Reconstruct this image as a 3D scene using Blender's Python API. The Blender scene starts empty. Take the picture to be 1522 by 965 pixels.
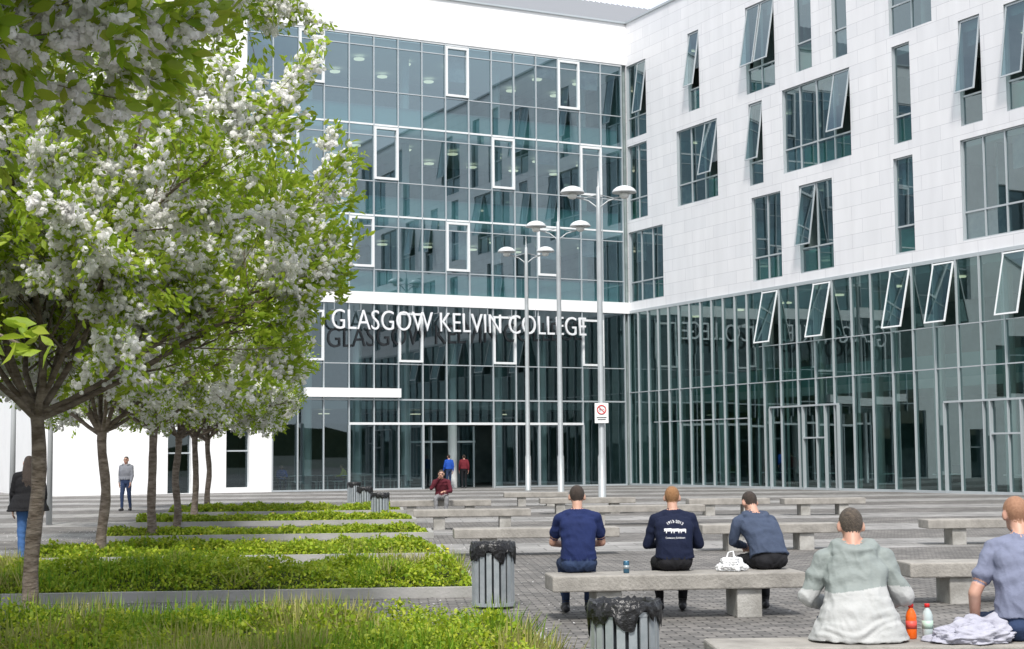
import bpy, bmesh, math, random
import numpy as np
from mathutils import Vector, Matrix, noise, kdtree
from mathutils.bvhtree import BVHTree
random.seed(7); rng = np.random.default_rng(7)
scene = bpy.context.scene
COL = scene.collection

# ------------------------------------------------------------------ materials
def newmat(name):
    m = bpy.data.materials.new(name); m.use_nodes = True
    nt = m.node_tree; nt.nodes.clear()
    out = nt.nodes.new('ShaderNodeOutputMaterial')
    return m, nt, out

def M(name, col, rough=.6, metal=0, col2=None, ns=3.0, bump=0, bs=40.0, spec=.5, stretch=None, contrast=(.35, .65)):
    m, nt, out = newmat(name)
    p = nt.nodes.new('ShaderNodeBsdfPrincipled')
    p.inputs['Base Color'].default_value = (*col, 1)
    p.inputs['Roughness'].default_value = rough
    p.inputs['Metallic'].default_value = metal
    p.inputs['Specular IOR Level'].default_value = spec
    tc = nt.nodes.new('ShaderNodeTexCoord'); vec = tc.outputs['Object']
    if stretch:
        mp = nt.nodes.new('ShaderNodeMapping'); mp.inputs['Scale'].default_value = stretch
        nt.links.new(vec, mp.inputs['Vector']); vec = mp.outputs['Vector']
    if col2 is not None:
        n = nt.nodes.new('ShaderNodeTexNoise'); n.inputs['Scale'].default_value = ns
        n.inputs['Detail'].default_value = 6; n.inputs['Roughness'].default_value = .65
        nt.links.new(vec, n.inputs['Vector'])
        r = nt.nodes.new('ShaderNodeValToRGB')
        r.color_ramp.elements[0].position = contrast[0]; r.color_ramp.elements[0].color = (*col, 1)
        r.color_ramp.elements[1].position = contrast[1]; r.color_ramp.elements[1].color = (*col2, 1)
        nt.links.new(n.outputs['Fac'], r.inputs['Fac']); nt.links.new(r.outputs['Color'], p.inputs['Base Color'])
    if bump:
        n = nt.nodes.new('ShaderNodeTexNoise'); n.inputs['Scale'].default_value = bs; n.inputs['Detail'].default_value = 5
        nt.links.new(vec, n.inputs['Vector'])
        b = nt.nodes.new('ShaderNodeBump'); b.inputs['Strength'].default_value = bump; b.inputs['Distance'].default_value = .02
        nt.links.new(n.outputs['Fac'], b.inputs['Height']); nt.links.new(b.outputs['Normal'], p.inputs['Normal'])
    nt.links.new(p.outputs[0], out.inputs[0])
    return m

def leafmat(name, cols, trans=.35, rough=.5):
    m, nt, out = newmat(name)
    g = nt.nodes.new('ShaderNodeNewGeometry')
    r = nt.nodes.new('ShaderNodeValToRGB')
    el = r.color_ramp.elements
    el[0].position = 0; el[0].color = (*cols[0], 1)
    el[1].position = 1; el[1].color = (*cols[-1], 1)
    for i, c in enumerate(cols[1:-1]):
        e = el.new((i + 1) / (len(cols) - 1)); e.color = (*c, 1)
    nt.links.new(g.outputs['Random Per Island'], r.inputs['Fac'])
    d = nt.nodes.new('ShaderNodeBsdfPrincipled'); d.inputs['Roughness'].default_value = rough
    d.inputs['Specular IOR Level'].default_value = .3
    t = nt.nodes.new('ShaderNodeBsdfTranslucent')
    mx = nt.nodes.new('ShaderNodeMixShader'); mx.inputs[0].default_value = trans
    nt.links.new(r.outputs[0], d.inputs['Base Color']); nt.links.new(r.outputs[0], t.inputs['Color'])
    nt.links.new(d.outputs[0], mx.inputs[1]); nt.links.new(t.outputs[0], mx.inputs[2]); nt.links.new(mx.outputs[0], out.inputs[0])
    return m

def glassmat(name, tint, base=.10, gain=.9, gl=(.85, .97, 1.0)):
    m, nt, out = newmat(name)
    lw = nt.nodes.new('ShaderNodeLayerWeight'); lw.inputs['Blend'].default_value = .5
    pw = nt.nodes.new('ShaderNodeMath'); pw.operation = 'POWER'; pw.inputs[1].default_value = 3.0
    mu = nt.nodes.new('ShaderNodeMath'); mu.operation = 'MULTIPLY_ADD'; mu.inputs[1].default_value = gain; mu.inputs[2].default_value = base
    mu.use_clamp = True
    nt.links.new(lw.outputs['Facing'], pw.inputs[0]); nt.links.new(pw.outputs[0], mu.inputs[0])
    t = nt.nodes.new('ShaderNodeBsdfTransparent'); t.inputs['Color'].default_value = (*tint, 1)
    g = nt.nodes.new('ShaderNodeBsdfGlossy'); g.inputs['Color'].default_value = (*gl, 1); g.inputs['Roughness'].default_value = .01
    mx = nt.nodes.new('ShaderNodeMixShader')
    nt.links.new(mu.outputs[0], mx.inputs[0]); nt.links.new(t.outputs[0], mx.inputs[1]); nt.links.new(g.outputs[0], mx.inputs[2])
    nt.links.new(mx.outputs[0], out.inputs[0])
    return m

def cladmat(name, c1, c2, mortar, bw, rh):
    m, nt, out = newmat(name)
    tc = nt.nodes.new('ShaderNodeTexCoord'); sp = nt.nodes.new('ShaderNodeSeparateXYZ'); cb = nt.nodes.new('ShaderNodeCombineXYZ')
    nt.links.new(tc.outputs['Object'], sp.inputs[0]); nt.links.new(sp.outputs[0], cb.inputs[0]); nt.links.new(sp.outputs[2], cb.inputs[1])
    b = nt.nodes.new('ShaderNodeTexBrick'); b.inputs['Scale'].default_value = 1
    b.inputs['Brick Width'].default_value = bw; b.inputs['Row Height'].default_value = rh
    b.inputs['Mortar Size'].default_value = .010; b.inputs['Mortar Smooth'].default_value = .2
    b.offset = .37; b.inputs['Bias'].default_value = 0
    b.inputs['Color1'].default_value = (*c1, 1); b.inputs['Color2'].default_value = (*c2, 1); b.inputs['Mortar'].default_value = (*mortar, 1)
    nt.links.new(cb.outputs[0], b.inputs['Vector'])
    n = nt.nodes.new('ShaderNodeTexNoise'); n.inputs['Scale'].default_value = .6; n.inputs['Detail'].default_value = 6
    mp = nt.nodes.new('ShaderNodeMapping'); mp.inputs['Scale'].default_value = (3, 1, .5)
    nt.links.new(tc.outputs['Object'], mp.inputs[0]); nt.links.new(mp.outputs[0], n.inputs['Vector'])
    rr = nt.nodes.new('ShaderNodeMapRange'); rr.inputs['From Min'].default_value = .3; rr.inputs['From Max'].default_value = .7
    rr.inputs['To Min'].default_value = .92; rr.inputs['To Max'].default_value = 1.0
    nt.links.new(n.outputs['Fac'], rr.inputs[0])
    vm = nt.nodes.new('ShaderNodeVectorMath'); vm.operation = 'SCALE'
    nt.links.new(b.outputs['Color'], vm.inputs[0]); nt.links.new(rr.outputs[0], vm.inputs['Scale'])
    p = nt.nodes.new('ShaderNodeBsdfPrincipled'); p.inputs['Roughness'].default_value = .45
    nt.links.new(vm.outputs[0], p.inputs['Base Color'])
    bp = nt.nodes.new('ShaderNodeBump'); bp.inputs['Strength'].default_value = .3; bp.inputs['Distance'].default_value = .01; bp.invert = True
    nt.links.new(b.outputs['Fac'], bp.inputs['Height']); nt.links.new(bp.outputs[0], p.inputs['Normal'])
    nt.links.new(p.outputs[0], out.inputs[0])
    return m

def emat(name, col, s):
    m, nt, out = newmat(name)
    e = nt.nodes.new('ShaderNodeEmission'); e.inputs[0].default_value = (*col, 1); e.inputs[1].default_value = s
    nt.links.new(e.outputs[0], out.inputs[0]); return m

MAT = dict(
    clad=cladmat('white_cladding', (.80, .80, .82), (.75, .755, .78), (.54, .54, .57), 1.9, .62),
    white=M('white_render', (.86, .86, .86), .5, col2=(.81, .81, .81), ns=.8),
    frame=M('grey_aluminium', (.46, .50, .52), .4, .3),
    wframe=M('white_frame', (.72, .74, .75), .4),
    glassU=glassmat('curtain_glass', (.32, .46, .48), .25, 1.3, (.72, .90, 1.0)),
    glassL=glassmat('lobby_glass', (.28, .37, .38), .14, 1.2, (.74, .90, .97)),
    glassR=glassmat('tinted_glass', (.28, .41, .40), .16, .7, (.70, .89, .91)),
    glassW=glassmat('window_glass', (.30, .43, .43), .21, .6, (.72, .87, .92)),
    spand=M('teal_spandrel', (.03, .30, .19), .15, col2=(.09, .42, .31), ns=.7),
    slab=M('interior_slab', (.74, .78, .77), .7),
    iwall=M('interior_wall', (.34, .40, .40), .7, col2=(.14, .19, .19), ns=.5),
    ifloor=M('interior_floor', (.12, .12, .12), .5),
    column=M('interior_column', (.70, .72, .71), .6),
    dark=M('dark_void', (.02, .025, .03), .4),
    rail=M('interior_rail', (.34, .54, .53), .3),
    disc=emat('ceiling_light', (1.0, .86, .60), 1.6),
    metalroof=M('ribbed_metal_roof', (.42, .44, .47), .5, .3),
    roofrib=M('roof_rib', (.30, .31, .33), .5, .3),
    curtain=M('room_blind', (.55, .53, .55), .8, col2=(.25, .26, .32), ns=1.3),
)

# ------------------------------------------------------------------ mesh builder
class Bld:
    def __init__(s, flip=False): s.v = []; s.f = []; s.m = []; s.mats = []; s.flip = flip
    def mi(s, mat):
        if mat not in s.mats: s.mats.append(mat)
        return s.mats.index(mat)
    def box(s, x0, x1, y0, y1, z0, z1, mat):
        if s.flip: x0, x1 = -x1, -x0
        if x0 > x1: x0, x1 = x1, x0
        if y0 > y1: y0, y1 = y1, y0
        n = len(s.v)
        s.v += [(x0, y0, z0), (x1, y0, z0), (x1, y1, z0), (x0, y1, z0), (x0, y0, z1), (x1, y0, z1), (x1, y1, z1), (x0, y1, z1)]
        k = s.mi(mat)
        for q in ((0, 3, 2, 1), (4, 5, 6, 7), (0, 1, 5, 4), (1, 2, 6, 5), (2, 3, 7, 6), (3, 0, 4, 7)):
            s.f.append(tuple(n + i for i in q)); s.m.append(k)
    def poly(s, pts, mat):
        if s.flip: pts = [(-p[0], p[1], p[2]) for p in pts][::-1]
        n = len(s.v); s.v += list(pts); s.f.append(tuple(range(n, n + len(pts)))); s.m.append(s.mi(mat))
    def pane(s, x0, x1, z0, z1, d, mat, jit=.0025):
        a, b = random.gauss(0, jit), random.gauss(0, jit); xc, zc = (x0 + x1) / 2, (z0 + z1) / 2
        g = lambda x, z: (x, d + a * (x - xc) + b * (z - zc), z)
        s.poly([g(x1, z0), g(x0, z0), g(x0, z1), g(x1, z1)], mat)
    def obox(s, mtx, hx, hy, hz, mat):
        n = len(s.v); k = s.mi(mat)
        for z in (-hz, hz):
            for x, y in ((-hx, -hy), (hx, -hy), (hx, hy), (-hx, hy)):
                p = mtx @ Vector((x, y, z)); s.v.append((-p.x if s.flip else p.x, p.y, p.z))
        for q in ((0, 3, 2, 1), (4, 5, 6, 7), (0, 1, 5, 4), (1, 2, 6, 5), (2, 3, 7, 6), (3, 0, 4, 7)):
            q = q[::-1] if s.flip else q
            s.f.append(tuple(n + i for i in q)); s.m.append(k)
    def lathe(s, c, prof, mat, seg=20):
        n = len(s.v); k = s.mi(mat)
        for r, z in prof:
            for i in range(seg):
                a = 2 * math.pi * i / seg; s.v.append((c[0] + r * math.cos(a), c[1] + r * math.sin(a), c[2] + z))
        for j in range(len(prof) - 1):
            for i in range(seg):
                a, b = n + j * seg + i, n + j * seg + (i + 1) % seg
                s.f.append((a, b, b + seg, a + seg)); s.m.append(k)
        s.f.append(tuple(n + i for i in range(seg))[::-1]); s.m.append(k)
        s.f.append(tuple(n + (len(prof) - 1) * seg + i for i in range(seg))); s.m.append(k)
    def tube(s, pts, rad, mat, seg=8):
        n = len(s.v); k = s.mi(mat); L = len(pts); pts = [Vector(p) for p in pts]
        up = Vector((0.13, .21, 1)).normalized()
        for i, p in enumerate(pts):
            t = (pts[min(i + 1, L - 1)] - pts[max(i - 1, 0)]).normalized()
            a = t.cross(up)
            if a.length < .15: a = t.cross(Vector((1, 0, 0)))
            a.normalize(); b = t.cross(a)
            r = rad[i] if isinstance(rad, (list, tuple)) else rad
            for j in range(seg):
                w = 2 * math.pi * j / seg; q = p + a * math.cos(w) * r + b * math.sin(w) * r; s.v.append(tuple(q))
        for i in range(L - 1):
            for j in range(seg):
                a, b = n + i * seg + j, n + i * seg + (j + 1) % seg
                s.f.append((a, b, b + seg, a + seg)); s.m.append(k)
        s.f.append(tuple(n + i for i in range(seg))); s.m.append(k)
        s.f.append(tuple(n + (L - 1) * seg + i for i in range(seg))[::-1]); s.m.append(k)
    def obj(s, name, mtx=None, parent=None, smooth=False, bevel=0):
        me = bpy.data.meshes.new(name); me.from_pydata(s.v, [], s.f)
        for m in s.mats: me.materials.append(m)
        me.polygons.foreach_set('material_index', s.m)
        if smooth: me.polygons.foreach_set('use_smooth', [True] * len(s.f))
        me.update()
        o = bpy.data.objects.new(name, me); COL.objects.link(o)
        if mtx is not None: o.matrix_world = mtx
        if parent: o.parent = parent
        if bevel:
            b = o.modifiers.new('bevel', 'BEVEL'); b.width = bevel; b.segments = 2; b.limit_method = 'ANGLE'
        return o

def empty(name, loc=(0, 0, 0), rz=0):
    e = bpy.data.objects.new(name, None); COL.objects.link(e); e.location = loc; e.rotation_euler = (0, 0, rz); return e

# ------------------------------------------------------------------ college building
C = Vector((6.37, 84, 0))
LM = Matrix(((-.892, .452, 0, C.x), (-.452, -.892, 0, C.y), (0, 0, 1, 0), (0, 0, 0, 1)))
RM = Matrix(((-.45, -.893, 0, C.x), (.893, -.45, 0, C.y), (0, 0, 1, 0), (0, 0, 0, 1)))
college = empty('college_building')

def holes_wall(B, x0, x1, z0, z1, d, holes, mat, rev=.2, revmat=None):
    xs = sorted({x0, x1, *[h[0] for h in holes], *[h[1] for h in holes]}); zs = sorted({z0, z1, *[h[2] for h in holes], *[h[3] for h in holes]})
    xs = [x for x in xs if x0 <= x <= x1]; zs = [z for z in zs if z0 <= z <= z1]
    for i in range(len(xs) - 1):
        for j in range(len(zs) - 1):
            xc, zc = (xs[i] + xs[i + 1]) / 2, (zs[j] + zs[j + 1]) / 2
            if any(h[0] < xc < h[1] and h[2] < zc < h[3] for h in holes): continue
            B.poly([(xs[i + 1], d, zs[j]), (xs[i], d, zs[j]), (xs[i], d, zs[j + 1]), (xs[i + 1], d, zs[j + 1])], mat)
    rm = revmat or mat
    for a, b, c, e in holes:
        B.poly([(a, d, c), (a, d - rev, c), (a, d - rev, e), (a, d, e)], rm)
        B.poly([(b, d, c), (b, d, e), (b, d - rev, e), (b, d - rev, c)], rm)
        B.poly([(a, d, c), (b, d, c), (b, d - rev, c), (a, d - rev, c)], rm)
        B.poly([(a, d, e), (a, d - rev, e), (b, d - rev, e), (b, d, e)], rm)

def sash(B, x0, x1, z0, z1, d, ang, glass, fr):
    """top hung open sash"""
    R = Matrix.Translation((0, d, z1)) @ Matrix.Rotation(math.radians(ang), 4, 'X')
    w = .06
    def bar(xa, xb, za, zb):
        B.obox(R @ Matrix.Translation(((xa + xb) / 2, 0, (za + zb) / 2 - z1)), (xb - xa) / 2, .025, (zb - za) / 2, fr)
    bar(x0, x0 + w, z0 + w, z1 - w); bar(x1 - w, x1, z0 + w, z1 - w); bar(x0, x1, z0, z0 + w); bar(x0, x1, z1 - w, z1)
    P = [R @ Vector((x, 0, z - z1)) for x, z in ((x1 - w, z0 + w), (x0 + w, z0 + w), (x0 + w, z1 - w), (x1 - w, z1 - w))]
    B.poly([tuple(p) for p in P], glass)

# ---- left wing
B = Bld()
SK = [.3 + 1.33 * k for k in range(17)]
lv = [(9.9, 13.8, 1.15), (13.8, 18.45, 1.75), (18.45, 23.05, 1.75)]
wf = {0: [3, 7, 11], 1: [1, 5, 10, 14], 2: [2, 7, 13]}
for li, (z0, z1, tr) in enumerate(lv):
    rows = [z0 + .05, z0 + tr, z1 - .55, z1]
    for k in range(16):
        a, b = SK[k], SK[k + 1]
        for r in range(3): B.pane(a, b, rows[r], rows[r + 1], 0, MAT['glassU'], .004)
        if k in wf[li]:
            w = .12; zb, zt = z0 + tr + .1, z1 - .1
            for (xa, xb, za, zz) in ((a, a + w, zb, zt), (b - w, b, zb, zt), (a + w, b - w, zb, zb + w), (a + w, b - w, zt - w, zt)):
                B.box(xa, xb, -.06, .14, za, zz, MAT['wframe'])
    B.box(.3, SK[16], -.05, .055, z0 + tr - .025, z0 + tr + .025, MAT['frame'])
    B.box(.3, SK[16], -.05, .075, z1 - .05, z1 + .04, MAT['wframe'])
    B.box(.3, SK[16], -.05, .055, z1 - .575, z1 - .525, MAT['frame'])
for k in range(17):
    B.box(SK[k] - .026, SK[k] + .026, -.08, .1, 9.9, 23.05, MAT['frame'])
# fascia, parapet, left wall
B.box(0, 20.4, -.3, .16, 9.3, 9.9, MAT['white'])
B.box(-.2, SK[16], -.5, .12, 23.1, 25.4, MAT['white'])
B.box(-.3, 31, -.6, .22, 25.4, 25.5, MAT['frame'])
H = [(24.2, 25.3, 0.02, 3.0), (21.36, 22.5, .25, 3.0), (26.8, 28.6, 5.2, 8.4), (23.2, 24.4, 11, 14), (26.5, 29, 15, 18.4)]
holes_wall(B, 20.25, 31, 0, 9.9, .12, [h for h in H if h[3] < 9.9], MAT['white'], .35)
holes_wall(B, SK[16] + .03, 31, 9.9, 25.4, .12, [h for h in H if h[2] > 9.9], MAT['white'], .35)
for h in H:
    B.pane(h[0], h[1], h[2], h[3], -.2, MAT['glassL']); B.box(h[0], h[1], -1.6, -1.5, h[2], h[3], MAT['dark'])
    B.box(h[0], h[1], -.22, -.12, h[2] + (h[3] - h[2]) * .62, h[2] + (h[3] - h[2]) * .62 + .07, MAT['frame'])
B.box(31, 31.2, -14, .12, 0, 25.4, MAT['white'])
B.box(20.25, 20.45, -14, -.3, 0, 9.9, MAT['iwall'])
# lower glazing
LK = [.3 + 1.33 * k for k in range(15)] + [20.2]
rows = [0.05, 3.3, 4.5, 6.3, 9.3]
for k in range(15):
    for r in range(4):
        if r == 0 and k in (6, 7, 8): continue
        B.pane(LK[k], LK[k + 1], rows[r], rows[r + 1], 0, MAT['glassL'], .004)
for k in range(16):
    zb = 3.3 if k in (7, 8) else 0
    B.box(LK[k] - .028, LK[k] + .028, -.07, .09, zb, 9.3, MAT['frame'])
B.box(.3, 20.2, -.05, .06, 6.27, 6.32, MAT['frame'])
B.box(.3, 20.2, -.05, .075, 4.46, 4.54, MAT['frame'])
B.box(2.96, 16.26, -.05, .12, 3.24, 3.36, MAT['wframe'])
B.box(13.6, 18.6, -.05, .4, 4.6, 5.05, MAT['white'])
for q in (2.96, 5.62, 8.28, 12.27, 16.26): B.box(q - .05, q + .05, -.05, .118, 0, 3.24, MAT['frame'])
for k in (1, 5, 9, 13):
    a, b = LK[k], LK[k + 1]; w = .11
    for (xa, xb, za, zz) in ((a, a + w, 6.4, 8.9), (b - w, b, 6.4, 8.9), (a + w, b - w, 6.4, 6.4 + w), (a + w, b - w, 8.9 - w, 8.9)):
        B.box(xa, xb, -.06, .13, za, zz, MAT['wframe'])
B.box(.3, 8.2, -.3, .12, 0, .08, MAT['frame']); B.box(12.36, 20.2, -.3, .12, 0, .08, MAT['frame'])
# entrance vestibule
for x in (8.45, 9.6, 10.9, 12.1):
    B.box(x - .04, x + .04, -2.1, -2.0, 0, 3.2, MAT['frame'])
B.box(8.36, 12.2, -2.1, -1.99, 2.35, 2.45, MAT['frame'])
for i, (a, b) in enumerate(((8.49, 9.56), (10.94, 12.06))): B.pane(a, b, 0, 3.2, -2.05, MAT['glassL'])
# interior
B.box(0.1, 31, -14, -.3, -.1, .01, MAT['ifloor'])
for z0, z1, tr in lv + [(23.05, 27, 0)]:
    B.box(.1, 31, -14, -.25, z0 - .5, z0 - .04, MAT['slab'])
B.box(.1, 20, -14, -5, 4.2, 4.6, MAT['slab'])
B.box(.1, 31, -14.2, -14, 0, 23, MAT['iwall'])
B.box(-.1, .1, -14, -.1, 0, 25.3, MAT['iwall'])
for z0, z1, tr in lv:
    B.box(.3, 21.4, -7.2, -7.0, z0, z1 - .5, MAT['iwall'])
    B.box(.3, 21.4, -.5, -.46, z0 + .0, z0 + 1.05, MAT['rail'])
    B.box(.3, 21.4, -.52, -.44, z0 + 1.05, z0 + 1.1, MAT['frame'])
    for j in range(8):
        xx = 1.5 + j * 2.66
        B.box(xx, xx + .95, -6.99, -6.95, z0, z0 + 2.1, random.choice([MAT['dark'], MAT['column'], MAT['dark']]))
        if random.random() < .5: B.box(xx + 1.2, xx + 2.3, -6.99, -6.94, z0 + .8, z0 + 2.2, random.choice([MAT['dark'], MAT['curtain'], MAT['column']]))
        if random.random() < .6:
            q = xx + random.random(); B.box(q, q + 1.4, -3.4, -2.8, z0 + .7, z0 + .75, MAT['column']); B.box(q + .3, q + .8, -3.2, -3.1, z0 + .8, z0 + 1.15, MAT['dark'])
        if random.random() < .35: B.box(xx + .1, xx + 1.2, -.34, -.31, z1 - .55 - random.uniform(.5, 1.6), z1 - .52, MAT['curtain'])
        for dd in (2.2, 5.2):
            if random.random() < .8: B.lathe((xx + .3 * random.random(), -dd, z1 - .72), [(.01, .0), (.27, 0), (.29, .06), (.01, .07)], MAT['disc'], 14)
        if j % 2 == 0: B.lathe((xx + .4, -1.6, z0), [(.24, 0), (.24, z1 - z0 - .5)], MAT['column'], 14)
for j in range(8):
    xx = 1.9 + j * 2.66
    B.lathe((xx, -1.6, 0), [(.24, 0), (.24, 9.3)], MAT['column'], 14)
    if j % 2: B.lathe((xx, -6.5, 3.95), [(.01, 0), (.3, 0), (.3, .05), (.01, .06)], MAT['disc'], 14)
for j in range(14):
    xx = 12.9 + (j % 7) * 1.0; dd = -1.3 - (j // 7) * 1.5
    B.lathe((xx, dd, 0), [(.2, 0), (.03, .03), (.03, .7), (.3, .72), (.3, .75)], MAT['column'], 10)
    for q in (-.4, .4): B.box(xx + q - .16, xx + q + .16, dd - .15, dd + .15, .42, .46, MAT['column']); B.box(xx + q - .02, xx + q + .02, dd - .02, dd + .02, 0, .42, MAT['column'])
# roof
z_a, z_b = 25.35, 30.2
B.poly([(-9, -.5, z_a), (31, -.5, z_a), (31, -11, z_b), (-9, -11, z_b)][::-1], MAT['metalroof'])
for i in range(100):
    x = -9 + i * .4
    B.poly([(x, -.5, z_a + .01), (x + .07, -.5, z_a + .12), (x + .07, -11, z_b + .12), (x, -11, z_b + .01)], MAT['metalroof'])
    B.poly([(x + .07, -.5, z_a + .12), (x + .14, -.5, z_a + .01), (x + .14, -11, z_b + .01), (x + .07, -11, z_b + .12)], MAT['roofrib'])
B.obj('left_wing', LM, college)

# ---- right wing
B = Bld(flip=True)
RW = 42
W = [(.15, 2.15, 18.9, 23.0), (.15, 2.15, 14.4, 18.5), (.15, 3.6, 9.9, 13.75), (6.3, 7.3, 19.2, 23.3), (11.4, 13.7, 19.0, 23.3),
     (15.3, 16.5, 19.2, 24), (18.0, 19.0, 19.2, 23.8), (21.8, 24.4, 19.3, 23.8), (25.9, 27.1, 14.6, 18.9), (28.4, 30.8, 14.7, 18.9),
     (25.8, 29.3, 10.0, 14.05), (21.9, 23.0, 14.6, 18.8), (5.1, 8.8, 14.45, 18.4), (11.5, 12.6, 14.5, 18.5), (14.2, 19.1, 14.65, 18.6),
     (11.6, 13.9, 9.85, 13.9), (15.3, 17.7, 9.85, 13.9), (21.8, 23.0, 9.95, 14.0), (31.5, 33.5, 10, 14), (33, 36, 14.6, 18.8), (30, 31.2, 19.2, 23.8), (35, 39, 19.2, 23.4), (36, 38, 10, 14)]
holes_wall(B, 0, RW, 9.45, 25.4, 0, W, MAT['clad'], .22, MAT['frame'])
B.box(0, RW, -.5, .05, 9.3, 9.45, MAT['frame']); B.box(-.2, RW, -.6, .08, 25.4, 25.52, MAT['frame'])
B.box(0, RW, -.5, -.3, 23.9, 25.4, MAT['iwall'])
opened = {3: [0], 4: [0, 1], 7: [1], 8: [0], 9: [0], 12: [2], 14: [3], 16: [0], 13: [0], 0: [1]}
for wi, (a, b, c, e) in enumerate(W):
    n = max(1, round((b - a) / 1.2)); st = (b - a) / n; tz = c + (e - c) * .28; fw = .055; d = -.14
    B.box(a, a + fw, d - .05, d + .05, c + fw, e - fw, MAT['frame']); B.box(b - fw, b, d - .05, d + .05, c + fw, e - fw, MAT['frame'])
    B.box(a, b, d - .05, d + .05, c, c + fw, MAT['frame']); B.box(a, b, d - .05, d + .05, e - fw, e, MAT['frame'])
    B.box(a + fw, b - fw, d - .04, d + .045, tz - .035, tz + .035, MAT['frame'])
    for i in range(n):
        xa, xb = a + i * st, a + (i + 1) * st
        if i: B.box(xa - .03, xa + .03, d - .045, d + .055, c + fw, e - fw, MAT['frame'])
        B.pane(xa, xb, c, tz, d, MAT['glassW'], .006)
        if random.random() < .75: B.box(xa, xb, -.32, -.28, c, tz - .1, random.choice([MAT['spand'], MAT['spand'], MAT['spand'], MAT['curtain']]))
        if i in opened.get(wi, []): sash(B, xa + .05, xb - .05, tz + .05, e - .05, d + .06, 8 + 3 * random.random(), MAT['glassW'], MAT['frame'])
        else:
            B.pane(xa, xb, tz, e, d, MAT['glassW'], .006)
        r = random.random()
        if r < .4: B.box(xa + .1, xb - .05, -.42, -.38, e - random.uniform(.6, 2.6), e, MAT['curtain'])
# lower glazing
edges = [0.05 + 1.0 * k for k in range(12)]
x = edges[-1]
while x < RW: x += 1.3; edges.append(x)
rows = [0.05, 3.35, 5.0, 6.7, 9.3]
for k in range(len(edges) - 1):
    a, b = edges[k], edges[k + 1]
    op = any(abs(a - q) < .66 for q in (12.1, 16.2, 21.3, 24.0, 28.2))
    for r in range(4):
        if r == 3 and op: continue
        B.pane(a, b, rows[r], rows[r + 1], -.0, MAT['glassR'], .004)
    if op:
        sash(B, a + .05, b - .05, 6.75, 9.25, .08, 13, MAT['glassR'], MAT['wframe'])
    B.box(a - .025, a + .025, -.12, .09, 0, 9.3, MAT['frame'])
    if k % 2 == 0: B.box(a + .3, a + .36, -1.1, -1.0, 0, 9.2, MAT['column'])
B.box(0, RW, -.05, .05, 4.97, 5.02, MAT['frame'])
B.box(2.5, 11, -.05, .045, 3.32, 3.37, MAT['frame'])
B.box(12, RW, -.05, .055, 6.675, 6.715, MAT['frame'])
B.box(0, RW, -.3, .1, 0, .1, MAT['frame'])
for a, b, zt in ((12.8, 17.8, 3.75), (24.5, 29.6, 3.6), (34, 38, 3.6)):
    B.box(a, b, -.05, .13, zt, zt + .08, MAT['frame'])
    for q in (a, (a + b) / 2, (a + b) / 2 + 1.6, b): B.box(q - .035, q + .035, -.05, .13, 0, zt, MAT['frame'])
    B.box((a + b) / 2, (a + b) / 2 + 1.6, -.05, .11, 2.3, 2.37, MAT['frame'])
# interior
B.box(0.1, RW, -14, -.3, -.1, .01, MAT['ifloor'])
for z0 in (9.42, 14.2, 18.85, 23.9): B.box(.1, RW, -10, -.3, z0 - .4, z0, MAT['slab'])
B.box(.1, RW, -10, -2.6, 4.4, 4.8, MAT['slab'])
B.box(.1, RW, -2.65, -2.6, 4.8, 5.8, MAT['rail'])
B.box(.1, RW, -10.2, -10, 0, 25.3, MAT['iwall'])
B.box(.1, RW, -4.6, -4.4, 9.4, 23.5, MAT['iwall'])
B.box(-.1, .1, -10, -.1, 0, 25.3, MAT['iwall']); B.box(RW, RW + .2, -10, 0, 0, 25.4, MAT['white'])
for j in range(10):
    xx = 2 + j * 4
    B.lathe(((-xx), -2.0, 0), [(.25, 0), (.25, 9.3)], MAT['column'], 14)
    for zz in (13.7, 18.35, 23.4, 8.95): B.lathe((-(xx + 1), -2.4, zz), [(.01, 0), (.24, 0), (.24, .05), (.01, .06)], MAT['disc'], 12)
    B.box(xx + 1, xx + 1.1, -4.4, -.7, 9.4, 23.5, MAT['iwall'])
    B.box(xx + .5, xx + 1.8, -1.6, -1.0, .7, .75, MAT['column']); B.box(xx + .8, xx + 1.3, -1.9, -1.8, .4, 1.1, MAT['dark'])
B.box(.1, RW, -10, -.62, 25.3, 25.38, MAT['metalroof'])
B.obj('right_wing', RM, college)

# ---- lettering
def text_mesh(body, size, extrude, name, mat, offset=0):
    cu = bpy.data.curves.new(name, 'FONT'); cu.body = body; cu.size = size; cu.extrude = extrude; cu.offset = offset; cu.resolution_u = 4
    t = bpy.data.objects.new(name + '_tmp', cu); COL.objects.link(t)
    dg = bpy.context.evaluated_depsgraph_get(); me = bpy.data.meshes.new_from_object(t.evaluated_get(dg))
    bpy.data.objects.remove(t); me.name = name; me.materials.clear(); me.materials.append(mat)
    return me
lw = M('letter_white', (.85, .86, .88), .3, .2); ld = M('letter_shadow_dark', (.010, .014, .018), .6)
def letters(name, mat, s0, s1, z0, z1, d0, d1, ext, cap, off):
    me = text_mesh('GLASGOW KELVIN COLLEGE', 1.0, 1.0, name, mat, off)
    co = np.empty(len(me.vertices) * 3); me.vertices.foreach_get('co', co); co = co.reshape(-1, 3)
    x0, x1 = co[:, 0].min(), co[:, 0].max(); ymax = co[:, 1].max()
    u = (co[:, 0] - x0) / (x1 - x0)
    n = np.empty_like(co); n[:, 0] = s0 + (s1 - s0) * u; n[:, 1] = d0 + (d1 - d0) * u + np.sign(co[:, 2]) * ext
    n[:, 2] = z0 + (z1 - z0) * u + co[:, 1] / ymax * cap
    me.vertices.foreach_set('co', n.ravel()); me.update()
    o = bpy.data.objects.new(name, me); COL.objects.link(o); o.matrix_world = LM; o.parent = college
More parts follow.
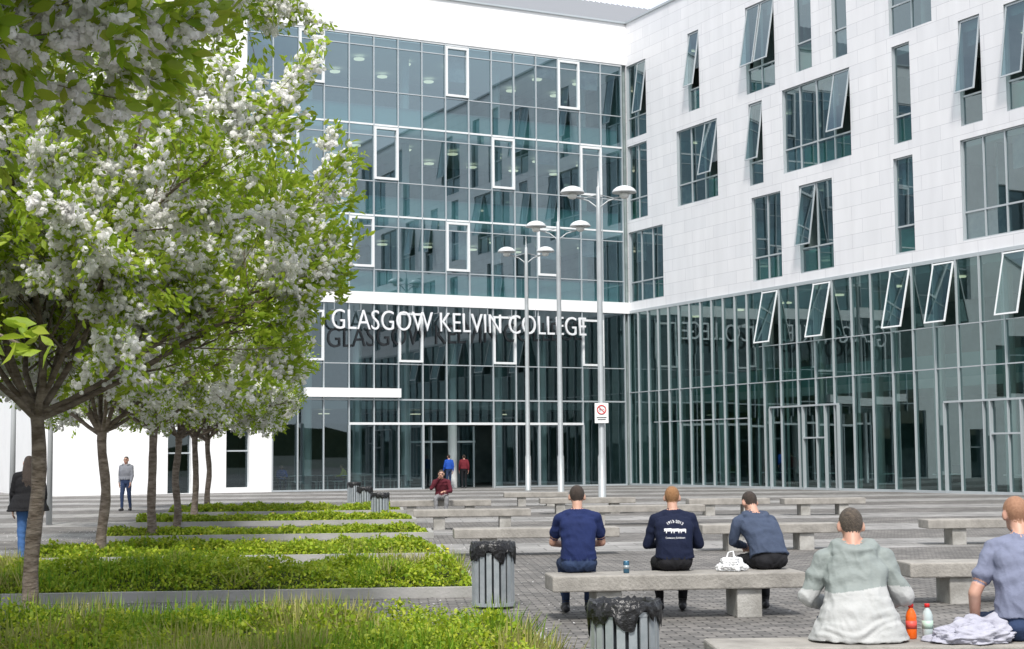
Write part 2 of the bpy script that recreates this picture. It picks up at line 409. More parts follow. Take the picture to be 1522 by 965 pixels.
letters('name_lettering', lw, 17.35, 3.0, 7.95, 7.98, .55, .55, .05, .98, -.008)
letters('name_lettering_shadow_copy', ld, 17.4, 3.0, 7.05, 7.8, .05, .05, .012, .98, -.002)  # dark letters on the glass stand in for the sign's shadow or reflection
B = Bld()
for s in np.arange(3.2, 17.5, 1.4): B.box(s - .015, s + .015, .0, .5, 8.9, 8.93, MAT['frame']); B.box(s - .012, s + .012, .48, .5, 8.9, 9.3, MAT['frame'])
B.obj('lettering_brackets', LM, college)

# ------------------------------------------------------------------ ground
def paving_mat():
    m, nt, out = newmat('block_paving')
    L = nt.links; N = nt.nodes.new
    tc = N('ShaderNodeTexCoord')
    b = N('ShaderNodeTexBrick'); b.inputs['Scale'].default_value = 1; b.inputs['Brick Width'].default_value = .21; b.inputs['Row Height'].default_value = .105
    b.inputs['Mortar Size'].default_value = .010; b.inputs['Mortar Smooth'].default_value = .3
    b.inputs['Color1'].default_value = (.23, .215, .20, 1); b.inputs['Color2'].default_value = (.115, .11, .105, 1); b.inputs['Mortar'].default_value = (.045, .043, .038, 1)
    L.new(tc.outputs['Object'], b.inputs['Vector'])
    b2 = N('ShaderNodeTexBrick'); b2.inputs['Scale'].default_value = 1; b2.inputs['Brick Width'].default_value = .9; b2.inputs['Row Height'].default_value = .6
    b2.inputs['Mortar Size'].default_value = .012
    b2.inputs['Color1'].default_value = (.31, .30, .29, 1); b2.inputs['Color2'].default_value = (.24, .235, .225, 1); b2.inputs['Mortar'].default_value = (.11, .105, .10, 1)
    L.new(tc.outputs['Object'], b2.inputs['Vector'])
    sp = N('ShaderNodeSeparateXYZ'); L.new(tc.outputs['Object'], sp.inputs[0])
    md = N('ShaderNodeMath'); md.operation = 'PINGPONG'; md.inputs[1].default_value = 3.1; L.new(sp.outputs[1], md.inputs[0])
    gt = N('ShaderNodeMath'); gt.operation = 'GREATER_THAN'; gt.inputs[1].default_value = 1.7; L.new(md.outputs[0], gt.inputs[0])
    far = N('ShaderNodeMath'); far.operation = 'GREATER_THAN'; far.inputs[1].default_value = 24.5; L.new(sp.outputs[1], far.inputs[0])
    mm = N('ShaderNodeMath'); mm.operation = 'MULTIPLY'; L.new(gt.outputs[0], mm.inputs[0]); L.new(far.outputs[0], mm.inputs[1])
    mx = N('ShaderNodeMix'); mx.data_type = 'RGBA'; L.new(mm.outputs[0], mx.inputs['Factor']); L.new(b.outputs['Color'], mx.inputs['A']); L.new(b2.outputs['Color'], mx.inputs['B'])
    n = N('ShaderNodeTexNoise'); n.inputs['Scale'].default_value = .7; n.inputs['Detail'].default_value = 10; n.inputs['Roughness'].default_value = .78
    L.new(tc.outputs['Object'], n.inputs['Vector'])
    rr = N('ShaderNodeMapRange'); rr.inputs['From Min'].default_value = .3; rr.inputs['From Max'].default_value = .7; rr.inputs['To Min'].default_value = .5; rr.inputs['To Max'].default_value = 1.4
    L.new(n.outputs['Fac'], rr.inputs[0])
    vm = N('ShaderNodeVectorMath'); vm.operation = 'SCALE'; L.new(mx.outputs['Result'], vm.inputs[0]); L.new(rr.outputs[0], vm.inputs['Scale'])
    p = N('ShaderNodeBsdfPrincipled'); p.inputs['Roughness'].default_value = .8; L.new(vm.outputs[0], p.inputs['Base Color'])
    bp = N('ShaderNodeBump'); bp.invert = True; bp.inputs['Strength'].default_value = .9; bp.inputs['Distance'].default_value = .012
    L.new(b.outputs['Fac'], bp.inputs['Height']); L.new(bp.outputs[0], p.inputs['Normal']); L.new(p.outputs[0], out.inputs[0])
    return m
B = Bld(); B.poly([(-900, -900, -.02), (900, -900, -.02), (900, 900, -.02), (-900, 900, -.02)], M('ground_tarmac', (.09, .09, .085), .9, col2=(.06, .075, .04), ns=.05))
B.obj('ground')
B = Bld(); B.poly([(-45, -12, 0), (60, -12, 0), (60, 110, 0), (-45, 110, 0)], paving_mat())
B.obj('plaza_paving', Matrix.Rotation(math.radians(4.5), 4, 'Z'))

tm = M('distant_foliage', (.035, .055, .02), .9, col2=(.07, .09, .04), ns=.3)
B = Bld(); NN = 240
for i in range(NN + 1):
    a = 2 * math.pi * i / NN; r = 240 + 20 * math.sin(a * 5)
    h = 7 + 6 * noise.noise(Vector((math.cos(a) * 8, math.sin(a) * 8, 0))) + 3 * noise.noise(Vector((math.cos(a) * 40, math.sin(a) * 40, 3)))
    B.v += [(r * math.cos(a), r * math.sin(a), -.5), (r * math.cos(a), r * math.sin(a), max(2, h))]
for i in range(NN): B.f.append((2 * i, 2 * i + 2, 2 * i + 3, 2 * i + 1)); B.m.append(0)
B.mats = [tm]; B.obj('distant_tree_line')

# ------------------------------------------------------------------ scatter utility
def rot_random(n, r=rng):
    q = r.normal(size=(n, 4)); q /= np.linalg.norm(q, axis=1)[:, None]
    w, x, y, z = q.T
    return np.stack([1 - 2 * (y * y + z * z), 2 * (x * y - z * w), 2 * (x * z + y * w), 2 * (x * y + z * w), 1 - 2 * (x * x + z * z), 2 * (y * z - x * w),
                     2 * (x * z - y * w), 2 * (y * z + x * w), 1 - 2 * (x * x + y * y)], axis=1).reshape(n, 3, 3)
def rot_upright(n, tilt, r=rng):
    yaw = r.uniform(0, 2 * np.pi, n); a = r.normal(0, tilt, n)
    c, s = np.cos(yaw), np.sin(yaw); Z = np.zeros(n); O = np.ones(n)
    Rz = np.stack([c, -s, Z, s, c, Z, Z, Z, O], 1).reshape(n, 3, 3)
    ca, sa = np.cos(a), np.sin(a)
    Rx = np.stack([O, Z, Z, Z, ca, -sa, Z, sa, ca], 1).reshape(n, 3, 3)
    return Rz @ Rx
def rot_dir(D, r=rng):
    D = D / np.maximum(np.linalg.norm(D, axis=1), 1e-6)[:, None]; n = len(D)
    t = r.normal(size=(n, 3)); x = np.cross(t, D); x /= np.maximum(np.linalg.norm(x, axis=1), 1e-6)[:, None]; z = np.cross(x, D)
    return np.stack([x, D, z], axis=2)
def scatter_mesh(name, tv, tf, pos, R, sc, mat):
    tv = np.asarray(tv, float); tf = np.asarray(tf, int); N = len(pos); n = len(tv); m, k = tf.shape
    V = np.einsum('nij,kj->nki', R, tv) * np.asarray(sc).reshape(-1, 1, 1) + pos[:, None, :]
    F = (tf[None] + (np.arange(N) * n)[:, None, None]).reshape(-1)
    me = bpy.data.meshes.new(name)
    me.vertices.add(N * n); me.vertices.foreach_set('co', V.astype(np.float32).ravel())
    me.loops.add(len(F)); me.loops.foreach_set('vertex_index', F.astype(np.int32))
    me.polygons.add(N * m); me.polygons.foreach_set('loop_start', np.arange(0, N * m * k, k, dtype=np.int32))
    me.polygons.foreach_set('loop_total', np.full(N * m, k, dtype=np.int32))
    me.materials.append(mat); me.update(calc_edges=True); me.validate()
    return me
def link(me, name, parent=None, loc=(0, 0, 0), rz=0):
    o = bpy.data.objects.new(name, me); COL.objects.link(o); o.location = loc; o.rotation_euler = (0, 0, rz)
    if parent: o.parent = parent
    return o

def flower(np_, r, ps, seed):
    g = np.random.default_rng(seed); v = []; f = []
    for i in range(np_):
        ph = math.acos(1 - 2 * (i + .5) / np_); th = i * 2.4 + g.uniform(-.3, .3)
        d = np.array([math.sin(ph) * math.cos(th), math.sin(ph) * math.sin(th), math.cos(ph)])
        t = g.normal(size=3)
        nd = d + .2 * g.normal(size=3); nd /= np.linalg.norm(nd)
        a = np.cross(nd, t); a /= np.linalg.norm(a); b = np.cross(nd, a)
        n0 = len(v)
        for j in range(5):
            w = 2 * math.pi * j / 5; v.append(d * r + a * ps * math.cos(w) + b * ps * .85 * math.sin(w) + nd * .003 * math.cos(2 * w))
        f.append([n0 + q for q in range(5)])
    return np.array(v), np.array(f)
leaf_v = np.array([(0, 0, 0), (-.17, .28, .05), (-.2, .6, .06), (0, 1, -.06), (0, .5, 0), (.17, .28, .05), (.2, .6, .06)])
leaf_f = np.array([(0, 4, 3, 2, 1), (0, 5, 6, 3, 4)])
bark = M('cherry_bark', (.10, .075, .055), .85, col2=(.23, .19, .155), ns=6, bump=.9, bs=16, stretch=(1, 1, 3), contrast=(.4, .62))
m_bloss = leafmat('cherry_blossom', [(.95, .94, .93), (.97, .97, .965), (.93, .91, .90), (.98, .98, .98)], .5, .8)
m_tleaf = leafmat('cherry_leaf', [(.20, .33, .02), (.31, .44, .03), (.42, .52, .05), (.26, .39, .03), (.36, .42, .05)], .5)

def tree(seed, R, zf, zmin, ztop, r0, npet, nfl, leafden, leafsz, step=.11, nmain=8, tipk=7, fr=.017, fp=.0165, lowk=.78, thin=-.18, sd_=.038):
    g = random.Random(seed); B = Bld(); pts = []; tips = []
    def lim(z): return R * (lowk + (1 - lowk) * max(0, min(1, (z - zmin) / (3.4))))
    def branch(p, d, L, r, depth):
        n = max(3, int(L / .3)); P = [p.copy()]; rad = [r]; st = L / n
        for i in range(n):
            d = d + Vector((g.gauss(0, .09), g.gauss(0, .09), g.gauss(0, .07) + (.02 if depth else -.015)))
            if P[-1].z > ztop: d.z -= .3
            if P[-1].z < zmin + .3: d.z += .25 if depth else .12
            d.normalize(); q = P[-1] + d * st
            if math.hypot(q.x, q.y) > lim(q.z) * g.uniform(.88, 1.06): break
            P.append(q); rad.append(max(.003, r * (1 - .88 * (i + 1) / n)))
            if depth < 3 and i >= (1 if depth == 0 else 0):
                for _ in range(2 if depth == 1 else 1 + (g.random() < .5)):
                    ax = Vector((g.gauss(0, 1), g.gauss(0, 1), g.gauss(0, .8))).normalized()
                    cd = (d + ax * g.uniform(.6, 1.1)).normalized()
                    LL = {0: g.uniform(.8, 1.6), 1: g.uniform(.3, .75), 2: g.uniform(.12, .3)}[depth]
                    branch(q, cd, LL, rad[-1] * .5, depth + 1)
            if depth >= 1 or i > n * .6:
                k = max(1, int(st / step))
                for j in range(k):
                    w = (j + g.random()) / k; pts.append(P[-2].lerp(P[-1], w))
        if depth <= 2 and len(P) > 1: B.tube(P, rad, bark, 10 if depth == 0 else 5)
        tips.append((P[-1].copy(), d.copy()))
    tr = [Vector((0, 0, -.1))]; rr = [r0 * 1.3]
    for i in range(1, 12):
        z = zf * i / 11; tr.append(Vector((.03 * math.sin(i * .6 + seed), .03 * math.cos(i * .8 + seed), z))); rr.append(r0 * ((1.1 if i == 1 else 1 - .012 * i) + .05 * math.sin(i * 2.1 + seed)))
    B.tube(tr, rr, bark, 14)
    for i in range(nmain):
        a = 2 * math.pi * (i * (1 if nmain < 10 else 2.618) + g.uniform(-.25, .25)) / nmain; el = (g.uniform(.25, .55), g.uniform(.5, .85), g.uniform(.9, 1.25))[i % 3]
        branch(tr[-1] + Vector((0, 0, -.15 * g.random())), Vector((math.cos(a) * math.cos(el), math.sin(a) * math.cos(el), math.sin(el))), (R * 1.2, R * 1.5, ztop - zf + .6)[i % 3], r0 * g.uniform(.36, .52), 0)
    P = np.array([tuple(p) for p in pts]); rg = np.random.default_rng(seed)
    P = P[P[:, 2] > zmin]
    keep = np.array([noise.noise(Vector(p) * 1.3 + Vector((seed, 0, 0))) > thin for p in P]); P = P[keep]
    c = np.repeat(P, nfl, axis=0) + rg.normal(0, sd_, (len(P) * nfl, 3)) + np.array([0, 0, -.03])
    fv, ff = flower(npet, fr, fp, seed)
    fl = scatter_mesh('blossom', fv, ff, c, rot_random(len(c), rg), rg.uniform(.8, 1.35, len(c)), m_bloss)
    T = np.array([tuple(t[0]) for t in tips]); TD = np.array([tuple(t[1]) for t in tips])
    nl = int(len(P) * leafden); idx = rg.integers(0, len(P), nl)
    lp = P[idx] + rg.normal(0, .05, (nl, 3)); ld_ = rg.normal(0, .6, (nl, 3)) + lp / np.maximum(np.linalg.norm(lp[:, :2], axis=1), .3)[:, None] * [.7, .7, 0] + [0, 0, .1]
    lt = np.repeat(T, tipk, axis=0); lt = lt + rg.normal(0, .04, lt.shape); ldt = np.repeat(TD, tipk, axis=0) + rg.normal(0, .5, (len(lt), 3)) + [0, 0, -.1]
    kk = lt[:, 2] > zmin - .05; lt = lt[kk]; ldt = ldt[kk]
    lp = np.vstack([lp, lt]); ld_ = np.vstack([ld_, ldt])
    lf = scatter_mesh('leaves', leaf_v, leaf_f, lp, rot_dir(ld_, rg), rg.uniform(.6, 1.2, len(lp)) * leafsz, m_tleaf)
    me = bpy.data.meshes.new('limbs'); me.from_pydata(B.v, [], B.f); me.materials.append(bark); me.polygons.foreach_set('use_smooth', [True] * len(B.f))
    return me, fl, lf
def place_tree(parts, x, y, rz, sc=1):
    e = empty('cherry_tree', (x, y, 0), rz); e.scale = (sc, sc, sc)
    for p, n in zip(parts, ('trunk_and_limbs', 'blossom', 'leaves')): link(p, n, e)
    return e
tA = tree(3, 3.45, 2.15, 2.2, 6.3, .072, 9, 6, 1.3, .088, nmain=12, tipk=11, lowk=.68, thin=-.16)
tB = tree(11, 3.5, 2.3, 2.15, 7.2, .092, 7, 6, 1.2, .095, nmain=12, tipk=10, lowk=.84, thin=-.18)
tN = tree(23, 3.0, 2.75, 2.9, 4.9, .08, 20, 5, 1.9, .115, tipk=12, fr=.021, fp=.0125, thin=-.25)
place_tree(tA, -4.31, 14.0, 0.3)
for i, (x, y) in enumerate([(-6.6, 25.0), (-7.3, 31.4), (-8.15, 37.6), (-8.98, 43.8), (-9.87, 50.2)]):
    place_tree(tB, x, y, 1.1 + i * 1.7, (.93, 1.0, .97, 1.0, 1.0)[i])
nt_ = place_tree(tN, -3.6, 6.4, 2.0)
B = Bld(); tp = [Vector((-3.55, 6.35, 2.6)), Vector((-2.9, 6.0, 2.5)), Vector((-2.2, 5.7, 2.25)), Vector((-1.75, 5.5, 2.06))]
B.tube(tp, [.02, .014, .009, .005], bark, 6)
Ps = []; Ds = []
for _ in range(75):
    w = random.random() ** .7; q = tp[1].lerp(tp[2], w * 2) if w < .5 else tp[2].lerp(tp[3], w * 2 - 1)
    Ps.append(tuple(q + Vector((random.gauss(0, .05), random.gauss(0, .05), random.gauss(0, .03))))); Ds.append((random.gauss(.5, .6), random.gauss(0, .6), random.gauss(0, .35)))
inv = (Matrix.Translation((-3.6, 6.4, 0)) @ Matrix.Rotation(2.0, 4, 'Z')).inverted()
for o_ in (B.obj('low_twig'), link(scatter_mesh('twig_leaves', leaf_v, leaf_f, np.array(Ps), rot_dir(np.array(Ds)), rng.uniform(.07, .12, 75), m_tleaf), 'twig_leaves')):
    o_.parent = nt_; o_.matrix_parent_inverse = inv

# fallen petals on the paving and beds
npt = 5200; pxy = np.stack([rng.normal(-4.2, 2.6, npt), rng.uniform(12, 36, npt), np.full(npt, .012)], 1); pxy[:, 0] -= (pxy[:, 1] - 14) * .13
pv = np.array([(-.5, 0, 0), (0, -.4, .1), (.5, 0, 0), (.3, .45, .12), (-.3, .45, .12)])
link(scatter_mesh('fallen_petals', pv, np.array([(0, 1, 2, 3, 4)]), pxy, rot_upright(npt, .2), rng.uniform(.014, .03, npt), m_bloss), 'fallen_petals')

# ------------------------------------------------------------------ planted beds
ANG = math.radians(5)
m_soil = M('soil', (.08, .11, .03), .95, col2=(.04, .05, .02), ns=6)
m_bed = leafmat('ground_cover_leaves', [(.16, .28, .02), (.30, .42, .02), (.46, .52, .04), (.22, .34, .02), (.50, .52, .08)], .4)
m_straw = leafmat('dry_grass', [(.55, .48, .22), (.42, .42, .13), (.32, .38, .08)], .4)
m_grass = leafmat('grass_blades', [(.12, .28, .02), (.24, .40, .03), (.36, .46, .06)], .4)
m_kerb = M('concrete_kerb', (.38, .37, .36), .8, col2=(.29, .29, .27), ns=2, bump=.3)
m_dand = M('dandelion_yellow', (.75, .55, .02), .7)
def bed(x0, x1, y0, y1, h, n, ls, straw=0):
    e = empty('planted_bed', (x1, y0, 0), ANG); W_ = x1 - x0; D_ = y1 - y0
    hf = lambda x, y: h * (.72 + .55 * noise.noise(Vector((x * .9 + x1 * 7, y * 1.4, y0))) + .4 * noise.noise(Vector((x * 3.5, y * 3.5, y0)))) * min(1, .35 + 2.2 * min(y + .02, D_ - y + .02, -x + .02, .3) / .3 * .3)
    B = Bld(); nx, ny = int(W_ / .15), int(D_ / .15)
    for j in range(ny + 1):
        for i in range(nx + 1):
            x = -W_ * i / nx; y = D_ * j / ny; B.v.append((x, y, .03 + hf(x, y) * .68))
    for j in range(ny):
        for i in range(nx):
            a = j * (nx + 1) + i; B.f.append((a, a + nx + 1, a + nx + 2, a + 1)); B.m.append(0)
    B.mats = [m_soil]; B.obj('soil', None, e)
    K = Bld()
    K.box(-W_ - .12, .12, -.14, -.02, -.02, .12, m_kerb); K.box(-W_ - .12, .12, D_ + .02, D_ + .14, -.02, .12, m_kerb)
    K.box(.02, .122, -.02, D_ + .02, -.02, .117, m_kerb); K.box(-W_ - .122, -W_ - .02, -.02, D_ + .02, -.02, .117, m_kerb)
    K.obj('kerb', None, e)
    X = rng.uniform(-W_, 0, n); Y = rng.uniform(-.06, D_ + .06, n)
    Z = np.array([hf(a, min(max(b, 0), D_)) for a, b in zip(X, Y)])
    Z = .03 + Z * (1.12 - .6 * rng.random(n) ** 2) + rng.normal(0, .018, n)
    lv_ = np.array([(-.22, 0, 0), (.22, 0, 0), (.34, .5, .08), (0, 1.0, 0), (-.34, .5, .08)]) - [0, .5, 0]
    link(scatter_mesh('leaves', lv_, np.array([(0, 1, 2, 3, 4)]), np.stack([X, Y, Z], 1), rot_upright(n, .85), rng.uniform(.6, 1.4, n) * ls, m_bed), 'leaves', e)
    gv = np.array([(-.025, 0, 0), (.025, 0, 0), (.018, .25, .55), (0, .5, 1), (-.018, .25, .55)])
    for mt, off, th, fr, hh in ((m_grass, 5, .12, .16, .75), (m_straw, 31, .16 if straw else .36, .25, .8)):
        ng = int(n * fr); X = rng.uniform(-W_, 0, ng); Y = rng.uniform(0, D_, ng)
        nz = np.array([noise.noise(Vector((a * 1.1 + off, b * 1.1, 4.2 + y0))) for a, b in zip(X, Y)]); k = nz > th
        if k.sum() < 5: continue
        Xk, Yk = X[k], Y[k]; Z = np.array([hf(a, b) * .7 for a, b in zip(Xk, Yk)])
        link(scatter_mesh('grass', gv, np.array([(0, 1, 2, 3, 4)]), np.stack([Xk, Yk, Z], 1), rot_upright(len(Xk), .4), rng.uniform(.6, 1.2, len(Xk)) * h * hh, mt), 'grass', e)
    D = Bld()
    for _ in range(int(W_ * .9)):
        x, y = -random.random() * W_, random.random() * D_; z = hf(x, y) + .09
        D.lathe((x, y, z), [(.006, -.01), (.022, 0), (.016, .01), (.004, .012)], m_dand, 8); D.tube([(x, y, z - .12), (x, y, z)], .003, m_bed, 4)
    D.obj('dandelions', None, e)
bed(-6.5, .50, 9.2, 13.6, .37, 95000, .034, 1)
bed(-9.0, -.5, 18.45, 20.85, .34, 60000, .044)
bed(-7.6, -1.2, 24.9, 27.0, .24, 26000, .055)
bed(-8.2, -1.75, 31.6, 33.2, .20, 18000, .06)
bed(-9.2, -2.5, 38.2, 40.0, .20, 14000, .07)
bed(-9.9, -3.3, 45.0, 47.0, .24, 13000, .08)

# ------------------------------------------------------------------ benches
m_conc = M('bench_concrete', (.35, .33, .30), .85, col2=(.16, .15, .135), ns=3.6, bump=.6, bs=30, contrast=(.34, .8))
m_conc2 = M('bench_leg_concrete', (.43, .42, .395), .85, col2=(.25, .24, .22), ns=4, bump=.4)
def bench(x, y, L=2.6, ang=5, dep=.55, inset=.45):
    B = Bld(); e = empty('concrete_bench', (x, y, 0), math.radians(ang))
    B.box(0, L, 0, dep, .29, .45, m_conc); B.obj('seat_slab', None, e, bevel=.016)
    B = Bld()
    for a in (inset, L - inset - .26): B.box(a, a + .26, .05, dep - .05, -.01, .288, m_conc2)
    B.obj('legs', None, e, bevel=.014)
bench(1.25, 9.68, 3.4, 2)
bench(.38, 15.5, 2.6, 7)
bench(4.29, 16.9, 2.8, 4)
bench(-.98, 25.6, 2.75, 5)
bench(3.2, 26.4, 2.4, 5)
bench(7.35, 27.6, 3.0, 4)
bench(-2.25, 34.9, 2.65, 4)
bench(1.45, 36.6, 3.1, 4)
bench(-3.35, 42.2, 2.75, 4)
bench(.75, 43.6, 2.7, 4)
bench(4.7, 41.6, 2.2, 4); bench(7.2, 41.3, 2.2, 4)
bench(-.3, 50.5, 2.1, 4)

# ------------------------------------------------------------------ bins
m_gal = M('galvanised_steel', (.32, .36, .38), .45, .4, col2=(.42, .45, .47), ns=8)
m_bag = M('black_bin_liner', (.012, .012, .013), .28, bump=.9, bs=22)
def litter_bin(x, y, H=.66):
    e = empty('litter_bin', (x, y, 0)); B = Bld(); n = 18; r = .225
    for i in range(n):
        a = 2 * math.pi * i / n; m = Matrix.Rotation(a, 4, 'Z') @ Matrix.Translation((r, 0, H / 2))
        B.obox(m, .006, .028, H / 2 - .05, m_gal)
    for z, hh in ((.03, .035), (H - .08, .03)):
        B.lathe((0, 0, z), [(r - .012, 0), (r + .012, 0), (r + .012, hh), (r - .012, hh)], m_gal, 32)
    B.lathe((0, 0, .04), [(.16, 0), (.19, 0), (.2, H - .1), (.19, H - .1)], MAT['dark'], 24)
    B.obj('slatted_drum', None, e)
    B = Bld(); seg = 64
    prof = [(r - .06, H - .14), (r - .03, H - .03), (r - .005, H + .012), (r + .012, H + .012), (r + .024, H - .02), (r + .026, H - .06), (r + .028, H - .10), (r + .02, H - .125)]
    for j, (rr_, z) in enumerate(prof):
        for i in range(seg):
            a = 2 * math.pi * i / seg; k = noise.noise(Vector((math.cos(a) * 3 + x, math.sin(a) * 3, j * .5))); k2 = noise.noise(Vector((math.cos(a) * 11 + x, math.sin(a) * 11, j * .3)))
            q = rr_ + .02 * k2; zz = z + (.12 * k * (j - 3) / 3 if j > 3 else .022 * k2)
            B.v.append((q * math.cos(a), q * math.sin(a), zz))
    for j in range(len(prof) - 1):
        for i in range(seg): B.f.append((j * seg + i, j * seg + (i + 1) % seg, (j + 1) * seg + (i + 1) % seg, (j + 1) * seg + i)); B.m.append(0)
    B.mats = [m_bag]; B.obj('bin_liner', None, e, smooth=True)
litter_bin(-.23, 17.0, .70); litter_bin(.74, 10.55); litter_bin(-3.5, 40.7, .7); litter_bin(-4.6, 48, .72); litter_bin(-5.65, 55, .75)

# ------------------------------------------------------------------ street lamps and sign
m_post = M('lamp_post_grey', (.40, .43, .44), .45, .3, col2=(.34, .36, .37), ns=2)
m_dome = M('lamp_dome_white', (.58, .60, .61), .4)
m_diff = M('lamp_diffuser', (.70, .71, .69), .3)
def lamp(x, y, H=11.3, rz=0):
    e = empty('street_lamp', (x, y, 0), rz); B = Bld()
    B.lathe((0, 0, 0), [(.16, 0), (.16, .03), (.135, .04), (.135, 1.6), (.11, 1.65), (.09, H - 1.5), (.07, H), (.03, H + .05), (.012, H + .6)], m_post, 16)
    for s in (-1, 1):
        B.tube([(0, 0, H - .75), (s * .35, 0, H - .48), (s * .8, 0, H - .34), (s * 1.0, 0, H - .2)], .028, m_post, 8)
        B.tube([(0, 0, H - .25), (s * .5, 0, H - .38), (s * .8, 0, H - .34)], .018, m_post, 6)
        B.lathe((s * .92, 0, H - .22), [(.10, -.18), (.17, -.12), (.17, 0), (.1, .02)], m_diff, 16)
        B.lathe((s * .92, 0, H - .2), [(.0, .0), (.43, .0), (.435, .03), (.38, .12), (.27, .2), (.12, .25), (.02, .26)], m_dome, 24)
    B.obj('post_and_heads', None, e, smooth=True)
lamp(3.1, 54.2, 11.1); lamp(1.95, 63.6, 11.3); lamp(.7, 73.0, 11.5)
m_pole = M('thin_pole', (.4, .42, .43), .5)
B = Bld(); B.lathe((0, 0, 0), [(.08, 0), (.06, 3), (.05, 7.5)], m_pole, 12); B.tube([(0, 0, 7.4), (.3, -.1, 7.55), (.7, -.2, 7.5)], .04, m_pole, 8)
B.obj('lamp_post', Matrix.Translation((-11.8, 39.5, 0)), smooth=True)
B = Bld(); B.lathe((0, 0, 0), [(.1, 0), (.08, 3), (.07, 9)], m_pole, 12); B.tube([(0, 0, 8.9), (.3, -.1, 9.05), (.7, -.2, 9.0)], .04, m_pole, 8); B.obj('lamp_post', Matrix.Translation((-16.3, 50.5, 0)), smooth=True)
sg = empty('no_cycling_sign', (3.1, 54.0, 0)); B = Bld()
B.box(-.24, .24, -.012, .012, 2.75, 3.45, M('sign_white', (.8, .8, .8), .4)); B.obj('plate', None, sg, bevel=.01)
B = Bld(); red = M('sign_red', (.6, .03, .03), .4); blk = M('sign_black', (.03, .03, .03), .4)
B.tube([(.15 * math.cos(a), -.02, 3.22 + .15 * math.sin(a)) for a in np.linspace(0, 2 * math.pi, 25)], .018, red, 6)
B.tube([(-.1, -.02, 3.32), (.1, -.02, 3.12)], .014, red, 6)
for xx in (-.06, .06): B.tube([(xx + .035 * math.cos(a), -.016, 3.2 + .035 * math.sin(a)) for a in np.linspace(0, 2 * math.pi, 13)], .006, blk, 4)
B.box(-.17, .17, -.018, -.013, 2.93, 2.96, blk); B.box(-.14, .14, -.018, -.013, 2.86, 2.89, blk)
B.obj('symbol', None, sg)

# ------------------------------------------------------------------ people
class Body:
    def __init__(s): s.v = []; s.f = []; s.lab = []
    def add(s, V, F, lab):
        n = len(s.v); s.v += [tuple(p) for p in V]; s.f += [tuple(n + i for i in f) for f in F]; s.lab += [lab] * len(V)
    def rings(s, R, lab):
        seg = len(R[0]); V = []; F = []
        for r in R: V += r
        for j in range(len(R) - 1):
            for i in range(seg): a, b = j * seg + i, j * seg + (i + 1) % seg; F.append((a, b, b + seg, a + seg))
        c0 = sum((Vector(p) for p in R[0]), Vector()) / seg; c1 = sum((Vector(p) for p in R[-1]), Vector()) / seg
        V += [c0, c1]; n = len(V)
        for i in range(seg): F.append((n - 2, (i + 1) % seg, i)); F.append((n - 1, (len(R) - 1) * seg + i, (len(R) - 1) * seg + (i + 1) % seg))
        s.add(V, F, lab)
    def cap(s, a, b, ra, rb, lab, seg=14):
        a, b = Vector(a), Vector(b); t = (b - a); L = t.length; t.normalize()
        x = t.orthogonal().normalized(); y = t.cross(x); R = []
        def ring(c, r): R.append([c + x * r * math.cos(w) + y * r * math.sin(w) for w in (2 * math.pi * i / seg for i in range(seg))])
        for k in (80, 55, 30): w = math.radians(k); ring(a - t * ra * math.sin(w), ra * math.cos(w))
        n = max(2, int(L / .03))
        for i in range(n + 1): ring(a.lerp(b, i / n), ra + (rb - ra) * i / n)
        for k in (30, 55, 80): w = math.radians(k); ring(b + t * rb * math.sin(w), rb * math.cos(w))
        s.rings(R, lab)
    def ell(s, c, r, lab, rot=None, seg=16):
        rot = rot or Matrix.Identity(3); R = []; c = Vector(c)
        for j in range(1, 12):
            w = math.pi * j / 12
            R.append([c + rot @ Vector((r[0] * math.sin(w) * math.cos(u), r[1] * math.sin(w) * math.sin(u), -r[2] * math.cos(w))) for u in (2 * math.pi * i / seg for i in range(seg))])
        s.rings(R, lab)
    def loft(s, st, lab, seg=24, sub=4):
        C_ = [Vector(q[0]) for q in st]; R = []
        for i in range(len(st) - 1):
            for k in range(sub + (i == len(st) - 2)):
                w = k / sub; w2 = w * w * (3 - 2 * w)
                c = C_[i].lerp(C_[i + 1], w); rx = st[i][1] + (st[i + 1][1] - st[i][1]) * w2; ry = st[i][2] + (st[i + 1][2] - st[i][2]) * w2
                t = (C_[min(i + 1, len(C_) - 1)] - C_[i]).normalized(); xx = Vector((1, 0, 0)); yy = t.cross(xx).normalized()
                pt = []
                for q in range(seg):
                    u = 2 * math.pi * q / seg; cu, su = math.cos(u), math.sin(u); e_ = .8
                    pt.append(c + xx * rx * math.copysign(abs(cu) ** e_, cu) + yy * ry * math.copysign(abs(su) ** e_, su))
                R.append(pt)
        s.rings(R, lab)

def hand(b, w, d, side, nrm, lab='skin', curl=.6):
    w, d, nrm = Vector(w), Vector(d).normalized(), Vector(nrm).normalized(); sd = d.cross(nrm).normalized() * side; nrm = sd.cross(d).normalized() * side
    for o in (-.025, -.008, .009, .026): b.cap(w + sd * o * .6 + d * .01, w + sd * o + d * .078, .016, .014, lab, 10)
    for o, L in ((-.033, .055), (-.011, .07), (.012, .075), (.034, .068)):
        p = w + sd * o + d * .085; q = p + (d + nrm * curl * .5).normalized() * L * .55; r = q + (d * .6 + nrm * curl).normalized() * L * .5
        b.cap(p, q, .0095, .009, lab, 8); b.cap(q, r, .009, .0075, lab, 8)
    p = w + sd * .03 + d * .025; q = p + (sd * .7 + d * .7 + nrm * .2).normalized() * .045; r = q + (sd * .2 + d * .9 + nrm * .3).normalized() * .03
    b.cap(p, q, .013, .011, lab, 8); b.cap(q, r, .0105, .009, lab, 8)

